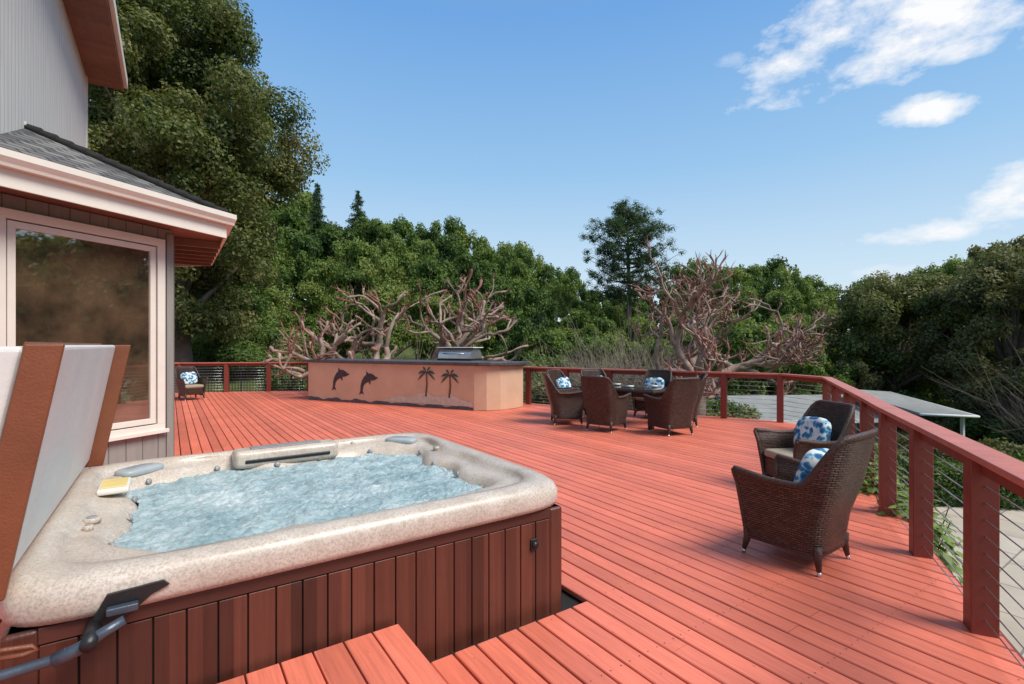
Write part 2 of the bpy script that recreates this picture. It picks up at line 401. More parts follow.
y0=cy-hy+.05; x0=cx-hx+.05; x1=cx+hx-.05; y1=cy+hy-.05
box('cabinet_core',x0+.012,x1-.012,y0+.012,y1-.012,-.1,.64,M['dark'],tub)
def planks(xa,xb,fn):
    n=round((xb-xa)/.118); s=(xb-xa)/n
    for i in range(n): fn(xa+i*s+.003,xa+(i+1)*s-.003)
planks(x0+.1,x1-.1,lambda a,b_:box('cabinet_plank',a,b_,y0,y0+.02,-.08,.575,M['cedar'],tub,bev=.004))
planks(x0+.1,x1-.1,lambda a,b_:box('cabinet_plank',a,b_,y1-.02,y1,-.08,.575,M['cedar'],tub,bev=.004))
planks(y0+.1,y1-.1,lambda a,b_:box('cabinet_plank',x1-.02,x1,a,b_,-.08,.575,M['cedar'],tub,bev=.004))
planks(y0+.1,y1-.1,lambda a,b_:box('cabinet_plank',x0,x0+.02,a,b_,-.08,.575,M['cedar'],tub,bev=.004))
for (a,b_) in ((x0,y0),(x1-.1,y0),(x0,y1-.1),(x1-.1,y1-.1)):
    box('corner_post',a-.004,a+.104,b_-.004,b_+.104,-.08,.640,M['cedar'],tub,bev=.02,seg=3)
box('top_trim',x0+.1,x1-.1,y0-.002,y0+.03,.58,.642,M['cedartrim'],tub,bev=.004)
box('top_trim',x1-.03,x1+.002,y0+.1,y1-.1,.58,.642,M['cedartrim'],tub,bev=.004)
tube('drain_valve',[(1.90,y0+.01,.44),(1.90,y0-.03,.44)],.02,M['black'],tub,ns=12)
box('drain_plate',1.875,1.925,y0-.012,y0-.001,.40,.475,M['black'],tub,bev=.004)
def ellip(name,loc,s,mat,parent,rot=(0,0,0),p=1.0):
    bm=bmesh.new(); bmesh.ops.create_uvsphere(bm,u_segments=24,v_segments=14,radius=1)
    for v in bm.verts:
        v.co=Vector([math.copysign(abs(c)**p,c)*k for c,k in zip(v.co,s)])
    me=bpy.data.meshes.new(name); bm.to_mesh(me); bm.free(); me.materials.append(mat)
    for q in me.polygons: q.use_smooth=True
    o=bpy.data.objects.new(name,me); scene.collection.objects.link(o); o.location=loc; o.rotation_euler=rot; o.parent=parent; return o
for (lx,ly,rz) in ((-.18,4.56,R(38)),(1.84,4.57,R(-45))):
    ellip('headrest',(lx,ly,.785),(.15,.085,.030),M['lightgrey'],tub,(0,0,rz),.55)
    ellip('headrest_inlay',(lx,ly,.799),(.10,.045,.020),M['jet'],tub,(0,0,rz),.5)
box('waterfall_housing',.42,1.24,4.51,4.73,.70,.845,M['shell'],tub,bev=.045,seg=4)
box('waterfall_slot',.50,1.16,4.502,4.54,.745,.775,M['black'],tub,bev=.008)
box('waterfall_tray',.55,1.10,4.57,4.68,.846,.853,M['jet'],tub,bev=.003)
for (lx,ly,s) in ((-.34,3.44,.040),(-.34,3.30,.022),(1.98,4.1,.028),(1.42,4.73,.022)):
    tube('control_knob',[(lx,ly,.76),(lx,ly,.785),(lx,ly,.788)],[s,s*.97,s*.85],M['shell'],tub,ns=20)
    tube('knob_cap',[(lx,ly,.788),(lx,ly,.792)],[s*.6,s*.55],M['jet'],tub,ns=16)
m_y=simple('yellow_label',(.75,.58,.22),.4,.1,5)
box('control_panel',-.37,-.21,3.94,4.24,.775,.812,M['cream'],tub,bev=.012); box('control_display',-.355,-.225,3.97,4.21,.8125,.818,m_y,tub,bev=.002)
for th in np.linspace(.1,2*math.pi+.1,17)[:-1]:
    r=sup(hx-.312,hy-.312,3.9,th)*(1+1.05*scal(th))
    px_,py_=cx+r*math.cos(th),cy+r*math.sin(th)
    tube('jet',[(px_,py_,.716),(px_-.012*math.cos(th),py_-.012*math.sin(th),.719)],[.024,.018],M['jet'],tub,ns=14)
cov=empty('spa_cover')
def slab(name,xb,xt,ya,yb,z0,z1,th,mat,bev=.02):
    v=[]
    for y in (ya,yb): v+=[(xb,y,z0),(xt,y,z1),(xt-th,y,z1+.0),(xb-th,y,z0)]
    f=[(0,1,2,3),(7,6,5,4),(0,4,5,1),(1,5,6,2),(2,6,7,3),(3,7,4,0)]
    o=obj(name,v,f,mat,cov)
    b=o.modifiers.new('b','BEVEL'); b.width=bev; b.segments=3
    return o
slab('cover_half',-.50,-.34,2.49,4.90,.822,1.70,.085,M['vinylw'])
slab('cover_half',-.595,-.435,2.49,4.90,.822,1.695,.11,M['vinylw'])
slab('end_skirt',-.48,-.32,2.455,2.486,.80,1.705,.11,M['vinylb'],.008)
slab('far_skirt',-.42,-.25,4.905,4.935,.78,1.70,.18,M['vinylb'],.008)
slab('hinge_piping',-.58,-.425,2.5,4.9,.824,1.712,.012,M['vinylb'],.004)
lif=empty('cover_lifter')
tube('arm',[(-.95,2.36,.53),(-.50,2.38,.575),(-.33,2.38,.585),(-.30,2.38,.60)],.018,M['greymetal'],lif,ns=12)
tube('arm_elbow',[(-.34,2.38,.58),(-.27,2.38,.60),(-.20,2.385,.635),(-.14,2.39,.66)],[.026,.024,.020,.018],M['greymetal'],lif,ns=12)
tube('pivot',[(-.24,2.33,.625),(-.24,2.50,.625)],.026,M['black'],lif,ns=14)
obj('bracket',[(-.28,2.50,.58),(-.20,2.50,.58),(-.06,2.50,.70),(.0,2.50,.725),(-.02,2.50,.745),(-.20,2.50,.735),(-.28,2.47,.58),(-.20,2.47,.58),(-.06,2.47,.70),(.0,2.47,.725),(-.02,2.47,.745),(-.20,2.47,.735)],
 [(0,1,2,3,4,5),(11,10,9,8,7,6),(0,6,7,1),(1,7,8,2),(2,8,9,3),(3,9,10,4),(4,10,11,5),(5,11,6,0)],M['black'],lif)
box('slider_plate',-.20,-.10,2.43,2.465,.665,.695,M['greymetal'],lif,bev=.006)
tube('strap',[(-.62,2.42,.655),(-.47,2.40,.653),(-.40,2.40,.643),(-.385,2.40,.63),(-.42,2.40,.62),(-.5,2.40,.63)],.009,M['vinylb'],lif,ns=8)
st=empty('spa_step')
a=-1.3
while a<.96:
    b_=min(a+.136,1.0); box('step_tread',a,b_,1.25,2.50,.205,.24,M['deck'],st,bev=.004); a+=.1435
box('step_side',.955,.99,1.27,2.50,.0,.203,M['deck'],st)
box('step_riser',-1.3,.95,1.27,1.30,.0,.203,M['deck'],st)

# ---------------------------------------------------------------- house
house=empty('two_storey_house')
A1=math.atan2(.592,.806)
C=(.03,8.22)
wall=empty('bay_wall',(C[0],C[1],0),A1,house)
box('siding',-5,0,0,.15,-.1,3.25,M['sidL'],wall)
box('corner_board',-.09,.012,-.025,-.001,-.05,3.19,M['sidL'],wall)
W0,W1,Z0,Z1=-1.88,-.13,.56,3.10
t=.10
for (a,b_,c,d_) in ((W0,W1,Z0,Z0+t),(W0,W1,Z1-t,Z1),(W0,W0+t,Z0+t,Z1-t),(W1-t,W1,Z0+t,Z1-t)):
    box('window_trim',a,b_,-.05,-.002,c,d_,M['cream'],wall,bev=.004)
box('window_sill',W0-.03,W1+.03,-.085,-.051,Z0-.02,Z0+.03,M['cream'],wall,bev=.005)
i=.115
for (a,b_,c,d_) in ((W0+i,W1-i,Z0+i,Z0+i+.07),(W0+i,W1-i,Z1-i-.07,Z1-i),(W0+i,W0+i+.07,Z0+i+.07,Z1-i-.07),(W1-i-.07,W1-i,Z0+i+.07,Z1-i-.07)):
    box('sash',a,b_,-.035,-.003,c,d_,M['cream'],wall,bev=.004)
box('glass',W0+i+.05,W1-i-.05,-.012,-.004,Z0+i+.05,Z1-i-.05,M['glass'],wall)
box('second_window_trim',-4.2,-2.05,-.05,-.002,Z0,Z1,M['cream'],wall)
prism('lower_storey',[(.028,8.36),(.028,10.6),(-1.45,12.2),(-5,12.2),(-5,4.8),(-3.95,5.5)],-.1,3.24,M['sidL'],house)
E=(.66,8.05); D1=(.806,.592)
zT=3.52
A_=(E[0],E[1],zT); B_=(E[0]-5*D1[0],E[1]-5*D1[1],zT)
P_=(-1.5,8.65,4.43); Q_=(P_[0]-5*D1[0],P_[1]-5*D1[1],4.43)
A2=(.66,11.0,zT); P2=(-1.5,10.1,4.43); A3=(-1.5,13.0,zT)
def plane(name,pts,mat,udir,parent):
    u=Vector(udir).normalized(); nn=(Vector(pts[1])-Vector(pts[0])).cross(Vector(pts[2])-Vector(pts[0])).normalized(); v=nn.cross(u)
    uv=[(Vector(p).dot(u),Vector(p).dot(v)) for p in pts]
    return obj(name,pts,[tuple(range(len(pts)))],mat,parent,uv=uv)
plane('roof_front',[B_,A_,P_,Q_],M['shingle'],(D1[0],D1[1],0),house)
plane('roof_side',[A_,A2,P2,P_],M['shingle'],(0,1,0),house)
plane('roof_back',[A2,A3,P2],M['shingle'],(-.7,.7,0),house)
for k in range(14):
    u0,u1=k/14,(k+1.25)/14
    a=Vector(A_).lerp(Vector(P_),u0); b_=Vector(A_).lerp(Vector(P_),min(1,u1))
    tube('hip_shingle',[(a.x,a.y,a.z+.028),(b_.x,b_.y,b_.z+.008)],[.06,.055],M['shingle'],house,ns=6)
tube('flashing',[(P_[0]-1.5*D1[0],P_[1]-1.5*D1[1],4.45),(P_[0]+.0,P_[1],4.46)],.05,M['cream'],house,ns=6)
obj('soffit',[(B_[0],B_[1],3.26),(A_[0],A_[1],3.26),(A2[0],A2[1],3.26),(A3[0],A3[1],3.26),(-5,12.2,3.26)],[(0,1,2,3,4)],M['soffit'],house)
for a,b_ in ((B_,A_),(A_,A2),(A2,A3)):
    dx,dy=b_[0]-a[0],b_[1]-a[1]; L=math.hypot(dx,dy); an=math.atan2(dy,dx)
    box('fascia',0,L,.0,.03,3.20,3.50,M['cream'],house,rot=(0,0,an),loc=(a[0],a[1],0))
    prof=[(-.002,3.38),(-.075,3.38),(-.085,3.41),(-.12,3.46),(-.12,3.525),(-.105,3.525),(-.10,3.47),(-.002,3.47)]
    n=len(prof); V=[(0,p[0],p[1]) for p in prof]+[(L+.06,p[0],p[1]) for p in prof]
    F=[tuple(range(n)),tuple(range(n,2*n))[::-1]]+[(k_,(k_+1)%n,n+(k_+1)%n,n+k_) for k_ in range(n)]
    obj('gutter',V,F,M['cream'],house,loc=(a[0],a[1],0),rot=(0,0,an))
for y in np.arange(8.7,10.8,.4): box('rafter_tail',.05,.63,y,y+.05,3.15,3.255,M['soffit'],house)
box('upper_storey',-6,-1.5,3,14.3,3.0,8.2,M['sidU'],house)
box('upper_corner_board',-1.58,-1.48,14.2,14.33,3.0,8.2,M['sidU'],house)
obj('upper_roof',[(-.90,1,7.86),(-.90,14.6,7.86),(-4,14.6,9.5),(-4,1,9.5),(-.90,1,7.80),(-.90,14.6,7.80),(-4,14.6,9.44),(-4,1,9.44)],
 [(0,1,2,3),(7,6,5,4),(0,4,5,1),(1,5,6,2),(2,6,7,3),(3,7,4,0)],M['soffit'],house)
box('upper_fascia',-.92,-.88,1,14.6,7.55,7.84,M['soffit'],house)
box('upper_gutter',-.878,-.80,1,14.62,7.64,7.86,M['cream'],house,bev=.01)
box('upper_soffit',-1.5,-.92,1,14.58,7.56,7.60,M['soffit'],house)
box('verge_board',-4,-.92,14.56,14.60,7.58,7.82,M['soffit'],house)

# ---------------------------------------------------------------- bar counter
bar=empty('outdoor_bar_counter')
poly=[(3.55,16.4),(6.50,11.22),(6.74,11.0),(7.1,10.90),(7.6,10.98),(8.05,11.2),(4.7,17.0)]
prism('stucco_base',poly,0,1.17,M['stucco'],bar,bev=.02)
def grow(poly,k):
    cxp=sum(p[0] for p in poly)/len(poly); cyp=sum(p[1] for p in poly)/len(poly)
    o=[]
    for x,y in poly:
        L=math.hypot(x-cxp,y-cyp); o.append((x+(x-cxp)/L*k,y+(y-cyp)/L*k))
    return o
prism('counter_top',grow(poly,.17),1.172,1.25,M['slabtop'],bar,bev=.01)
f0=Vector((3.55,16.4,0)); fd=Vector((6.50-3.55,11.22-16.4,0)); FL=fd.length; fd.normalize(); fn=Vector((fd.y,-fd.x,0))
if fn.dot(Vector((-1,-1,0)))<0: fn=-fn
def mural(name,pts,mat,off=.006):
    V=[f0+fd*s+fn*off+Vector((0,0,z)) for s,z in pts]
    n=len(V); o=obj(name,V,[tuple(range(n))],mat,bar)
    bm=bmesh.new(); bm.from_mesh(o.data); bmesh.ops.triangulate(bm,faces=bm.faces); bm.to_mesh(o.data); bm.free()
dol=[(-.30,-.18),(-.26,-.06),(-.18,.04),(-.08,.11),(.0,.13),(.03,.22),(.09,.14),(.18,.12),(.27,.05),(.31,.0),(.40,-.04),(.30,-.06),(.2,-.06),(.12,-.04),(.08,-.14),(.03,-.05),(-.08,-.06),(-.16,-.10),(-.22,-.2),(-.20,-.30),(-.27,-.25),(-.38,-.26)]
def rotp(p,a,s): return [((x*math.cos(a)-y*math.sin(a))*s*.95,(x*math.sin(a)+y*math.cos(a))*s*1.1) for x,y in p]
mural('dolphin',[(1.30+x,.76+z) for x,z in rotp(dol,R(16),1.12)],M['dolphin'])
mural('dolphin',[(2.38+x,.68+z) for x,z in rotp(dol,R(16),1.12)],M['dolphin'])
mural('sand_island',[(2.9,.10),(3.2,.2),(3.6,.30),(3.9,.24),(4.15,.36),(4.5,.42),(4.75,.30),(5.0,.34),(5.25,.40),(5.55,.28),(5.9,.2),(5.95,.10)],M['sand'],.010)
wv=[(s,.09+.03*math.sin(s*7)+.015*math.sin(s*17)) for s in np.linspace(.02,FL-.02,80)]
mural('sea_border',[(.02,.01)]+wv+[(FL-.02,.01)],M['sea'],.008)
for s0,h in ((4.45,.66),(5.2,.6)):
    mural('palm_trunk',[(s0-.03,.3),(s0+.03,.3),(s0+.06,.3+h*.5),(s0+.04,.3+h),(s0,.3+h),(s0+.01,.3+h*.5)],M['blackwood'],.012)
    for k,an in enumerate((20,65,115,160,-15,195)):
        a=R(an); L=.30
        p=[(s0+.02+math.cos(a)*L*u,.3+h+math.sin(a)*L*u-.16*u*u*L*3) for u in (0,.35,.7,1)]
        mural('palm_frond',[p[0],(p[1][0],p[1][1]+.035),(p[2][0],p[2][1]+.03),p[3],(p[2][0],p[2][1]-.04),(p[1][0],p[1][1]-.035)],M['palmg'],.013+.001*k)
gr=empty('barbecue_grill',(7.05,13.0,1.252),math.atan2(fd.y,fd.x))
V=[];F=[]
for x in (-.55,.55):
    for a in np.linspace(0,math.pi,13): V.append((x,.32*math.cos(a),.06+.30*math.sin(a)**.7))
for i in range(12): F.append((i,i+1,14+i,13+i))
F+= [tuple(range(13)),tuple(range(13,26))[::-1]]
obj('hood',V,F,M['steel'],gr); box('body',-.57,.57,-.34,.34,-.5,.058,M['black'],gr,bev=.01)
tube('handle',[(-.35,-.36,.2),(.35,-.36,.2)],.015,M['steel'],gr)
box('lid_panel',-.62,.62,-.3,.3,.363,.385,M['white'],gr,bev=.005)

# ---------------------------------------------------------------- chairs
def chair_parts():
    pts=[]
    for y in np.linspace(.30,0,9): pts.append((-.30,y))
    for a in np.linspace(math.pi,2*math.pi,35)[1:-1]:
        c,s=math.cos(a),math.sin(a); n=5; r=((abs(c)/.30)**n+(abs(s)/.30)**n)**(-1/n); pts.append((r*c,r*s))
    for y in np.linspace(0,.30,9): pts.append((.30,y))
    L=[0]
    for a,b_ in zip(pts,pts[1:]): L.append(L[-1]+math.dist(a,b_))
    nz=24; V=[];uv=[]
    for (x,y),l in zip(pts,L):
        kk=sstep(-.13,-.29,y)
        zt=.63+.035*sstep(.0,.3,y)+.37*kk
        for j in range(nz+1):
            z=.14+(zt-.14)*j/nz
            k=(z-.14); fl=.86+.20*min(1,k/.5)
            bk=sstep(.0,-.28,y)
            yy=y*fl-bk*.22*max(0,z-.36)**1.1; xx=x*fl*(1-.06*max(0,z-.7)*bk)
            if z>.55: xx+=math.copysign(.03*(z-.55)/.1*(1-bk) if z<.65 else .03*(1-bk),x)
            V.append((xx,yy,z)); uv.append((l,z))
    F=[];np_=len(pts)
    for i in range(np_-1):
        for j in range(nz): F.append((i*(nz+1)+j,(i+1)*(nz+1)+j,(i+1)*(nz+1)+j+1,i*(nz+1)+j+1))
    topl=[V[i*(nz+1)+nz] for i in range(np_)]
    fl_=[V[j] for j in range(nz+1)]; fr=[V[(np_-1)*(nz+1)+j] for j in range(nz+1)]
    return V,F,uv,topl,fl_,fr,[V[i*(nz+1)] for i in range(np_)]
CP=chair_parts()
def uvbox(name,x0,x1,y0,y1,z0,z1,mat,parent,bev=0):
    o=box(name,x0,x1,y0,y1,z0,z1,mat,parent,bev)
    l=o.data.uv_layers.new(name='UVMap')
    for p in o.data.polygons:
        for li in p.loop_indices:
            c=o.data.vertices[o.data.loops[li].vertex_index].co
            l.data[li].uv=(c.x+c.y,c.z) if abs(p.normal.z)<.5 else (c.x,c.y)
    return o
def chair(x,y,ang,pil=True,sc=1.0):
    e=empty('wicker_armchair',(x,y,0),ang); e.scale=(sc,sc,sc)
    V,F,uv,tl,a,b_,bl=CP
    o=obj('woven_shell',V,F,M['wicker'],e,True,uv=uv)
    s=o.modifiers.new('s','SOLIDIFY'); s.thickness=.03; s.offset=0
    tube('top_rim',tl,.024,M['rim'],e,ns=8); tube('front_rim',a,.021,M['rim'],e); tube('front_rim',b_,.021,M['rim'],e)
    tube('bottom_rim',bl,.018,M['rim'],e)
    uvbox('seat_base',-.25,.25,-.24,.265,.17,.37,M['wicker'],e,.015)
    box('seat_cushion',-.265,.265,-.235,.275,.372,.465,M['cushion'],e,bev=.035,seg=4)
    for (fx,fy) in ((-.25,.26),(.25,.26),(-.23,-.24),(.23,-.24)):
        tube('leg',[(fx,fy,.2),(fx,fy,.13),(fx*1.07,fy*1.07,.03)],[.034,.030,.017],M['rim'],e)
        tube('foot_cap',[(fx*1.07,fy*1.07,.03),(fx*1.08,fy*1.08,0)],[.016,.014],M['steel'],e)
    if pil:
        ellip('throw_pillow',(.0,-.14,.66),(.23,.075,.20),M['pillow'],e,(R(16),R(6),0),.55)
    return e
chair(4.18,2.03,R(2),True,1.04)
chair(5.95,2.85,R(64),True,1.02)
ang=lambda x,y,tx,ty: math.atan2(ty-y,tx-x)-math.pi/2
tc=(8.30,7.55)
for (x,y,p) in ((7.1,8.3,False),(7.2,7.2,False),(7.95,6.2,False),(9.0,6.75,True),(9.35,7.85,True),(8.75,8.95,True),(7.85,9.05,True)):
    chair(x,y,ang(x,y,tc[0],tc[1]),p,1.08)
chair(.55,18.5,R(200),True)
tab=empty('dining_table',(tc[0],tc[1],0),R(-78))
box('glass_top',-.8,.8,-.5,.5,.775,.79,M['tglass'],tab,bev=.005)
box('rim_frame',-.83,.83,-.53,.53,.725,.772,M['rim'],tab,bev=.01)
uvbox('apron',-.72,.72,-.42,.42,.62,.724,M['wicker'],tab)
for (fx,fy) in ((-.72,-.42),(.72,-.42),(-.72,.42),(.72,.42)): uvbox('leg',fx-.05,fx+.05,fy-.05,fy+.05,0,.724,M['wicker'],tab,.01)
for (fx,fy) in ((-.4,.1),(.1,-.2),(.45,.2)):
    tube('place_bowl',[(fx,fy,.791),(fx,fy,.80),(fx,fy,.83)],[.04,.07,.10],M['white'],tab,ns=16)

# ---------------------------------------------------------------- trees
def crown(q,lobes,nl,size,mi=1,flat=.85,up=.35):
    for (c,r) in lobes:
        n=int(nl*(r**2)); 
        dirs=rng.normal(size=(n,3)); dirs/=np.linalg.norm(dirs,axis=1)[:,None]
        rr=r*(1.18-.75*rng.random(n)**1.3)
        k=12; cd=rng.normal(size=(k,3)); cd/=np.linalg.norm(cd,axis=1)[:,None]
        dot=dirs@cd.T; near=dot.max(axis=1); rr*=.60+.52*np.clip((near-.55)/.45,0,1)
        st=np.array([rng.uniform(.8,1.25),rng.uniform(.8,1.25),flat*rng.uniform(.8,1.2)])
        p=np.array(c)+dirs*rr[:,None]*st
        nr=dirs+rng.normal(size=(n,3))*.6+np.array([0,0,up])
        t=.12+.60*rng.random(n)+.6*(near-.7)+.14*dirs[:,2]+rng.normal()*.15  # brighter toward lobe tops and clump tips, light painted into the leaf tint
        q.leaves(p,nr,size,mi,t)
def unit_tree(seed):
    global rng
    rng=np.random.default_rng(seed); q=QM()
    lobes=[]
    for i in range(34):
        th=rng.uniform(0,2*math.pi); u=rng.uniform(0,1)**.8; z=.18+.70*u
        R_=.40*math.sqrt(max(0,1-((z-.45)/.50)**2))*rng.uniform(.5,1.05)
        lobes.append(((R_*math.cos(th),R_*math.sin(th),z),rng.uniform(.06,.115)))
    lobes.append(((.03,0,.86),.10)); lobes.append(((0,0,.5),.22))
    q.tube([(0,0,-.1),(.01,0,.15),(0,.01,.35),(0,0,.6)],[.035,.028,.022,.012],6)
    for (c,r) in lobes[:8]:
        q.tube([(0,0,.2),(c[0]*.5,c[1]*.5,.2+(c[2]-.2)*.6),c],[.018,.012,.005],5)
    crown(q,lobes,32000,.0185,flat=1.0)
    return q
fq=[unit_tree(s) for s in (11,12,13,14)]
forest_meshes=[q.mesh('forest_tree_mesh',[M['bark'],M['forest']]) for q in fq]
olive_mesh=[unit_tree(s).mesh('olive_tree_mesh',[M['bark'],M['olive']]) for s in (21,)]
SIL=[(-300,150),(0,150),(300,200),(330,216),(400,216),(450,220),(500,232),(540,250),(570,264),(595,282),(640,284),(690,268),(730,258),(770,258),(810,278),(845,288),(880,276),(920,276),(960,260),(1000,244),(1024,238),(1200,200),(1800,200)]
forest=empty('hillside_forest')
for d,drop,sp in ((66,0,3.5),(56,12,3.3),(47,27,3.1),(38,46,2.9),(31,70,2.8)):
    xc=-.75*d
    while xc<1.5*d:
        lat=xc/d; px=512+500*lat
        dd=d+rng.uniform(-2.5,2.5)
        zt=1.7+(345-(lerpl(SIL,px)+drop+rng.uniform(-10,12)))*dd/500
        g=T(xc,dd)
        if d<40 and px<300: zt=g+rng.uniform(2.6,4.2)
        zt=max(zt,g+(3.6 if d>31 else 3.0)); h=max(5.0,zt-g); base=min(g-.2,zt-h)
        X,Y=cw(xc,dd); me=random.choice(forest_meshes)
        if px>820 and random.random()<.45: me=random.choice(olive_mesh)
        wd=max(4.4,h*rng.uniform(.66,.92))
        put('forest_tree',me,(X,Y,base),rng.uniform(0,6.28),(wd,wd*rng.uniform(.85,1.1),(zt-base)/.97),forest)
        xc+=sp*rng.uniform(.7,1.2)
for i in range(26):
    az=R(60+i*2.6); D=rng.uniform(24,34); xc=D*math.sin(az); d=D*math.cos(az); X,Y=cw(xc,d); h=rng.uniform(8,13)
    put('forest_tree',random.choice(forest_meshes),(X,Y,-3.0),rng.uniform(0,6.28),(h*.85,h*.85,h),forest)
shr=empty('understorey_shrubs')
q=QM(); rng=np.random.default_rng(5)
crown(q,[((rng.uniform(-.4,.4),rng.uniform(-.4,.4),rng.uniform(.25,.6)),rng.uniform(.22,.34)) for _ in range(9)],9000,.03)
q.tube([(0,0,-.2),(0,0,.4)],[.03,.02],5)
shm=[q.mesh('shrub_mesh',[M['bark'],mm]) for mm in (M['hedge'],M['bright'],M['olive'])]
for i in range(170):
    if i<55: lat=rng.uniform(-.70,-.36); d=rng.uniform(23,36)
    else: lat=rng.uniform(-.36,1.25); d=rng.uniform(21,30)
    xc=lat*d; 
    if 11<xc<23 and d<27: continue
    X,Y=cw(xc,d); s=rng.uniform(1.3,2.6)
    put('shrub',shm[rng.choice([0,0,1,2]) if lat<-.2 else rng.choice([0,0,0,2])],(X,Y,T(xc,d)-.2),rng.uniform(0,6.3),(s*1.2,s*1.2,s*rng.uniform(.8,1.1)),shr)
def big_oak(name,xc,d,H,rx,seed,nl=85,size=.085,zc=.58,leafmat='oakleaf',dens=1500):
    global rng
    rng=np.random.default_rng(seed); q=QM(); lobes=[]
    for i in range(nl):
        v=rng.normal(size=3); v/=np.linalg.norm(v); r=rng.uniform(.25,1)**.55
        z=zc*H+v[2]*r*H*.43; R_=rx*r
        w_=1-.35*max(0,(z/H-.62)/.4)
        lobes.append(((v[0]*R_*w_,v[1]*R_*w_,z),rng.uniform(.5,1.15)*rx/5))
    q.tube([(0,0,-.5),(.1,.1,1.5),(-.1,.2,H*.25),(.2,0,H*.45),(0,0,H*.8)],[.55,.42,.36,.25,.08],10)
    for (c,r) in lobes[:34]:
        z0=max(1.6,c[2]*.45); m1=(c[0]*.45+rng.normal()*.3,c[1]*.45+rng.normal()*.3,z0+(c[2]-z0)*.55)
        q.tube([(0,0,z0),m1,c],[.17,.09,.025],6)
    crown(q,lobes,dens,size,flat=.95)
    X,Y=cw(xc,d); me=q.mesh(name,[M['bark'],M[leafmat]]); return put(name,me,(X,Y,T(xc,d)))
big_oak('oak_tree',-14.0,21,17.5,5.0,31,170,.072,dens=1800,zc=.55)
big_oak('oak_tree',-20.5,25,19,6,32,120,.10,dens=1300)
big_oak('oak_tree',27,27,9.8,4.4,33,90,.09,leafmat='olive')
big_oak('oak_tree',24.5,32,9.0,4.2,34,80,.09)
def conifer(name,xc,d,H,rb,seed,dens=1):
    global rng
    rng=np.random.default_rng(seed); q=QM(); q.tube([(0,0,-1),(0,0,H*.5),(0,0,H)],[.2,.12,.02],6)
    z=H*.15
    while z<H*.99:
        R_=rb*(1-z/H)**.8+.1
        for k in range(7):
            th=rng.uniform(0,6.28); L=R_*rng.uniform(.6,1.2)
            e=np.array([math.cos(th)*L,math.sin(th)*L,z-.15*L]); s=np.array([0,0,z])
            q.tube([s,(s+e)/2+np.array([0,0,.03]),e],[.03,.02,.01],4)
            n=int(50*L*dens)+10; u=rng.random(n)**.8
            p=s+(e-s)*u[:,None]+rng.normal(size=(n,3))*.09
            q.leaves(p,rng.normal(size=(n,3))+np.array([0,0,1]),.11,1,.3+.5*rng.random(n),.35)
        z+=.33
    X,Y=cw(xc,d); put(name,q.mesh(name,[M['bark'],M['conifer']]),(X,Y,T(xc,d)))
conifer('fir_tree',-21.8,56,20.0-T(-21.8,56),2.4,41)
conifer('fir_tree',-17.6,57,19.3-T(-17.6,57),2.8,42)
def pine(name,xc,d,ztop,seed):
    global rng
    rng=np.random.default_rng(seed); q=QM(); g=T(xc,d); H=ztop-g
    q.tube([(0,0,-1),(.2,0,H*.4),(.1,.1,H*.75),(0,0,H)],[.28,.2,.12,.03],7)
    z=H*.36
    while z<H:
        f=(z/H-.36)/.64; R_=4.2*(math.sin(min(1,f*.80+.18)*math.pi))**.6*.85+.4
        for k in range(6):
            th=rng.uniform(0,6.28); L=R_*rng.uniform(.45,1.1)
            e=np.array([math.cos(th)*L,math.sin(th)*L,z+.30*L]); s=np.array([.1,.05,z])
            mid=(s+e)/2+np.array([0,0,-.12*L]); q.tube([s,mid,e],[.06,.04,.015],5)
            for u in (.45,.65,.8,.92,1.0):
                c=(1-u)**2*s+2*u*(1-u)*mid+u*u*e+rng.normal(size=3)*.28
                n=80; dd=rng.normal(size=(n,3)); dd/=np.linalg.norm(dd,axis=1)[:,None]
                p=c+dd*(rng.random(n)**.6)[:,None]*np.array([.5,.5,.38])
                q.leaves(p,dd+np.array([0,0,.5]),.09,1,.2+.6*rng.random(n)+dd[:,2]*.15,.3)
        z+=.40
    X,Y=cw(xc,d); put(name,q.mesh(name,[M['bark'],M['conifer']]),(X,Y,g))
pine('pine_tree',10.2,44,1.7+134*44/500,51)
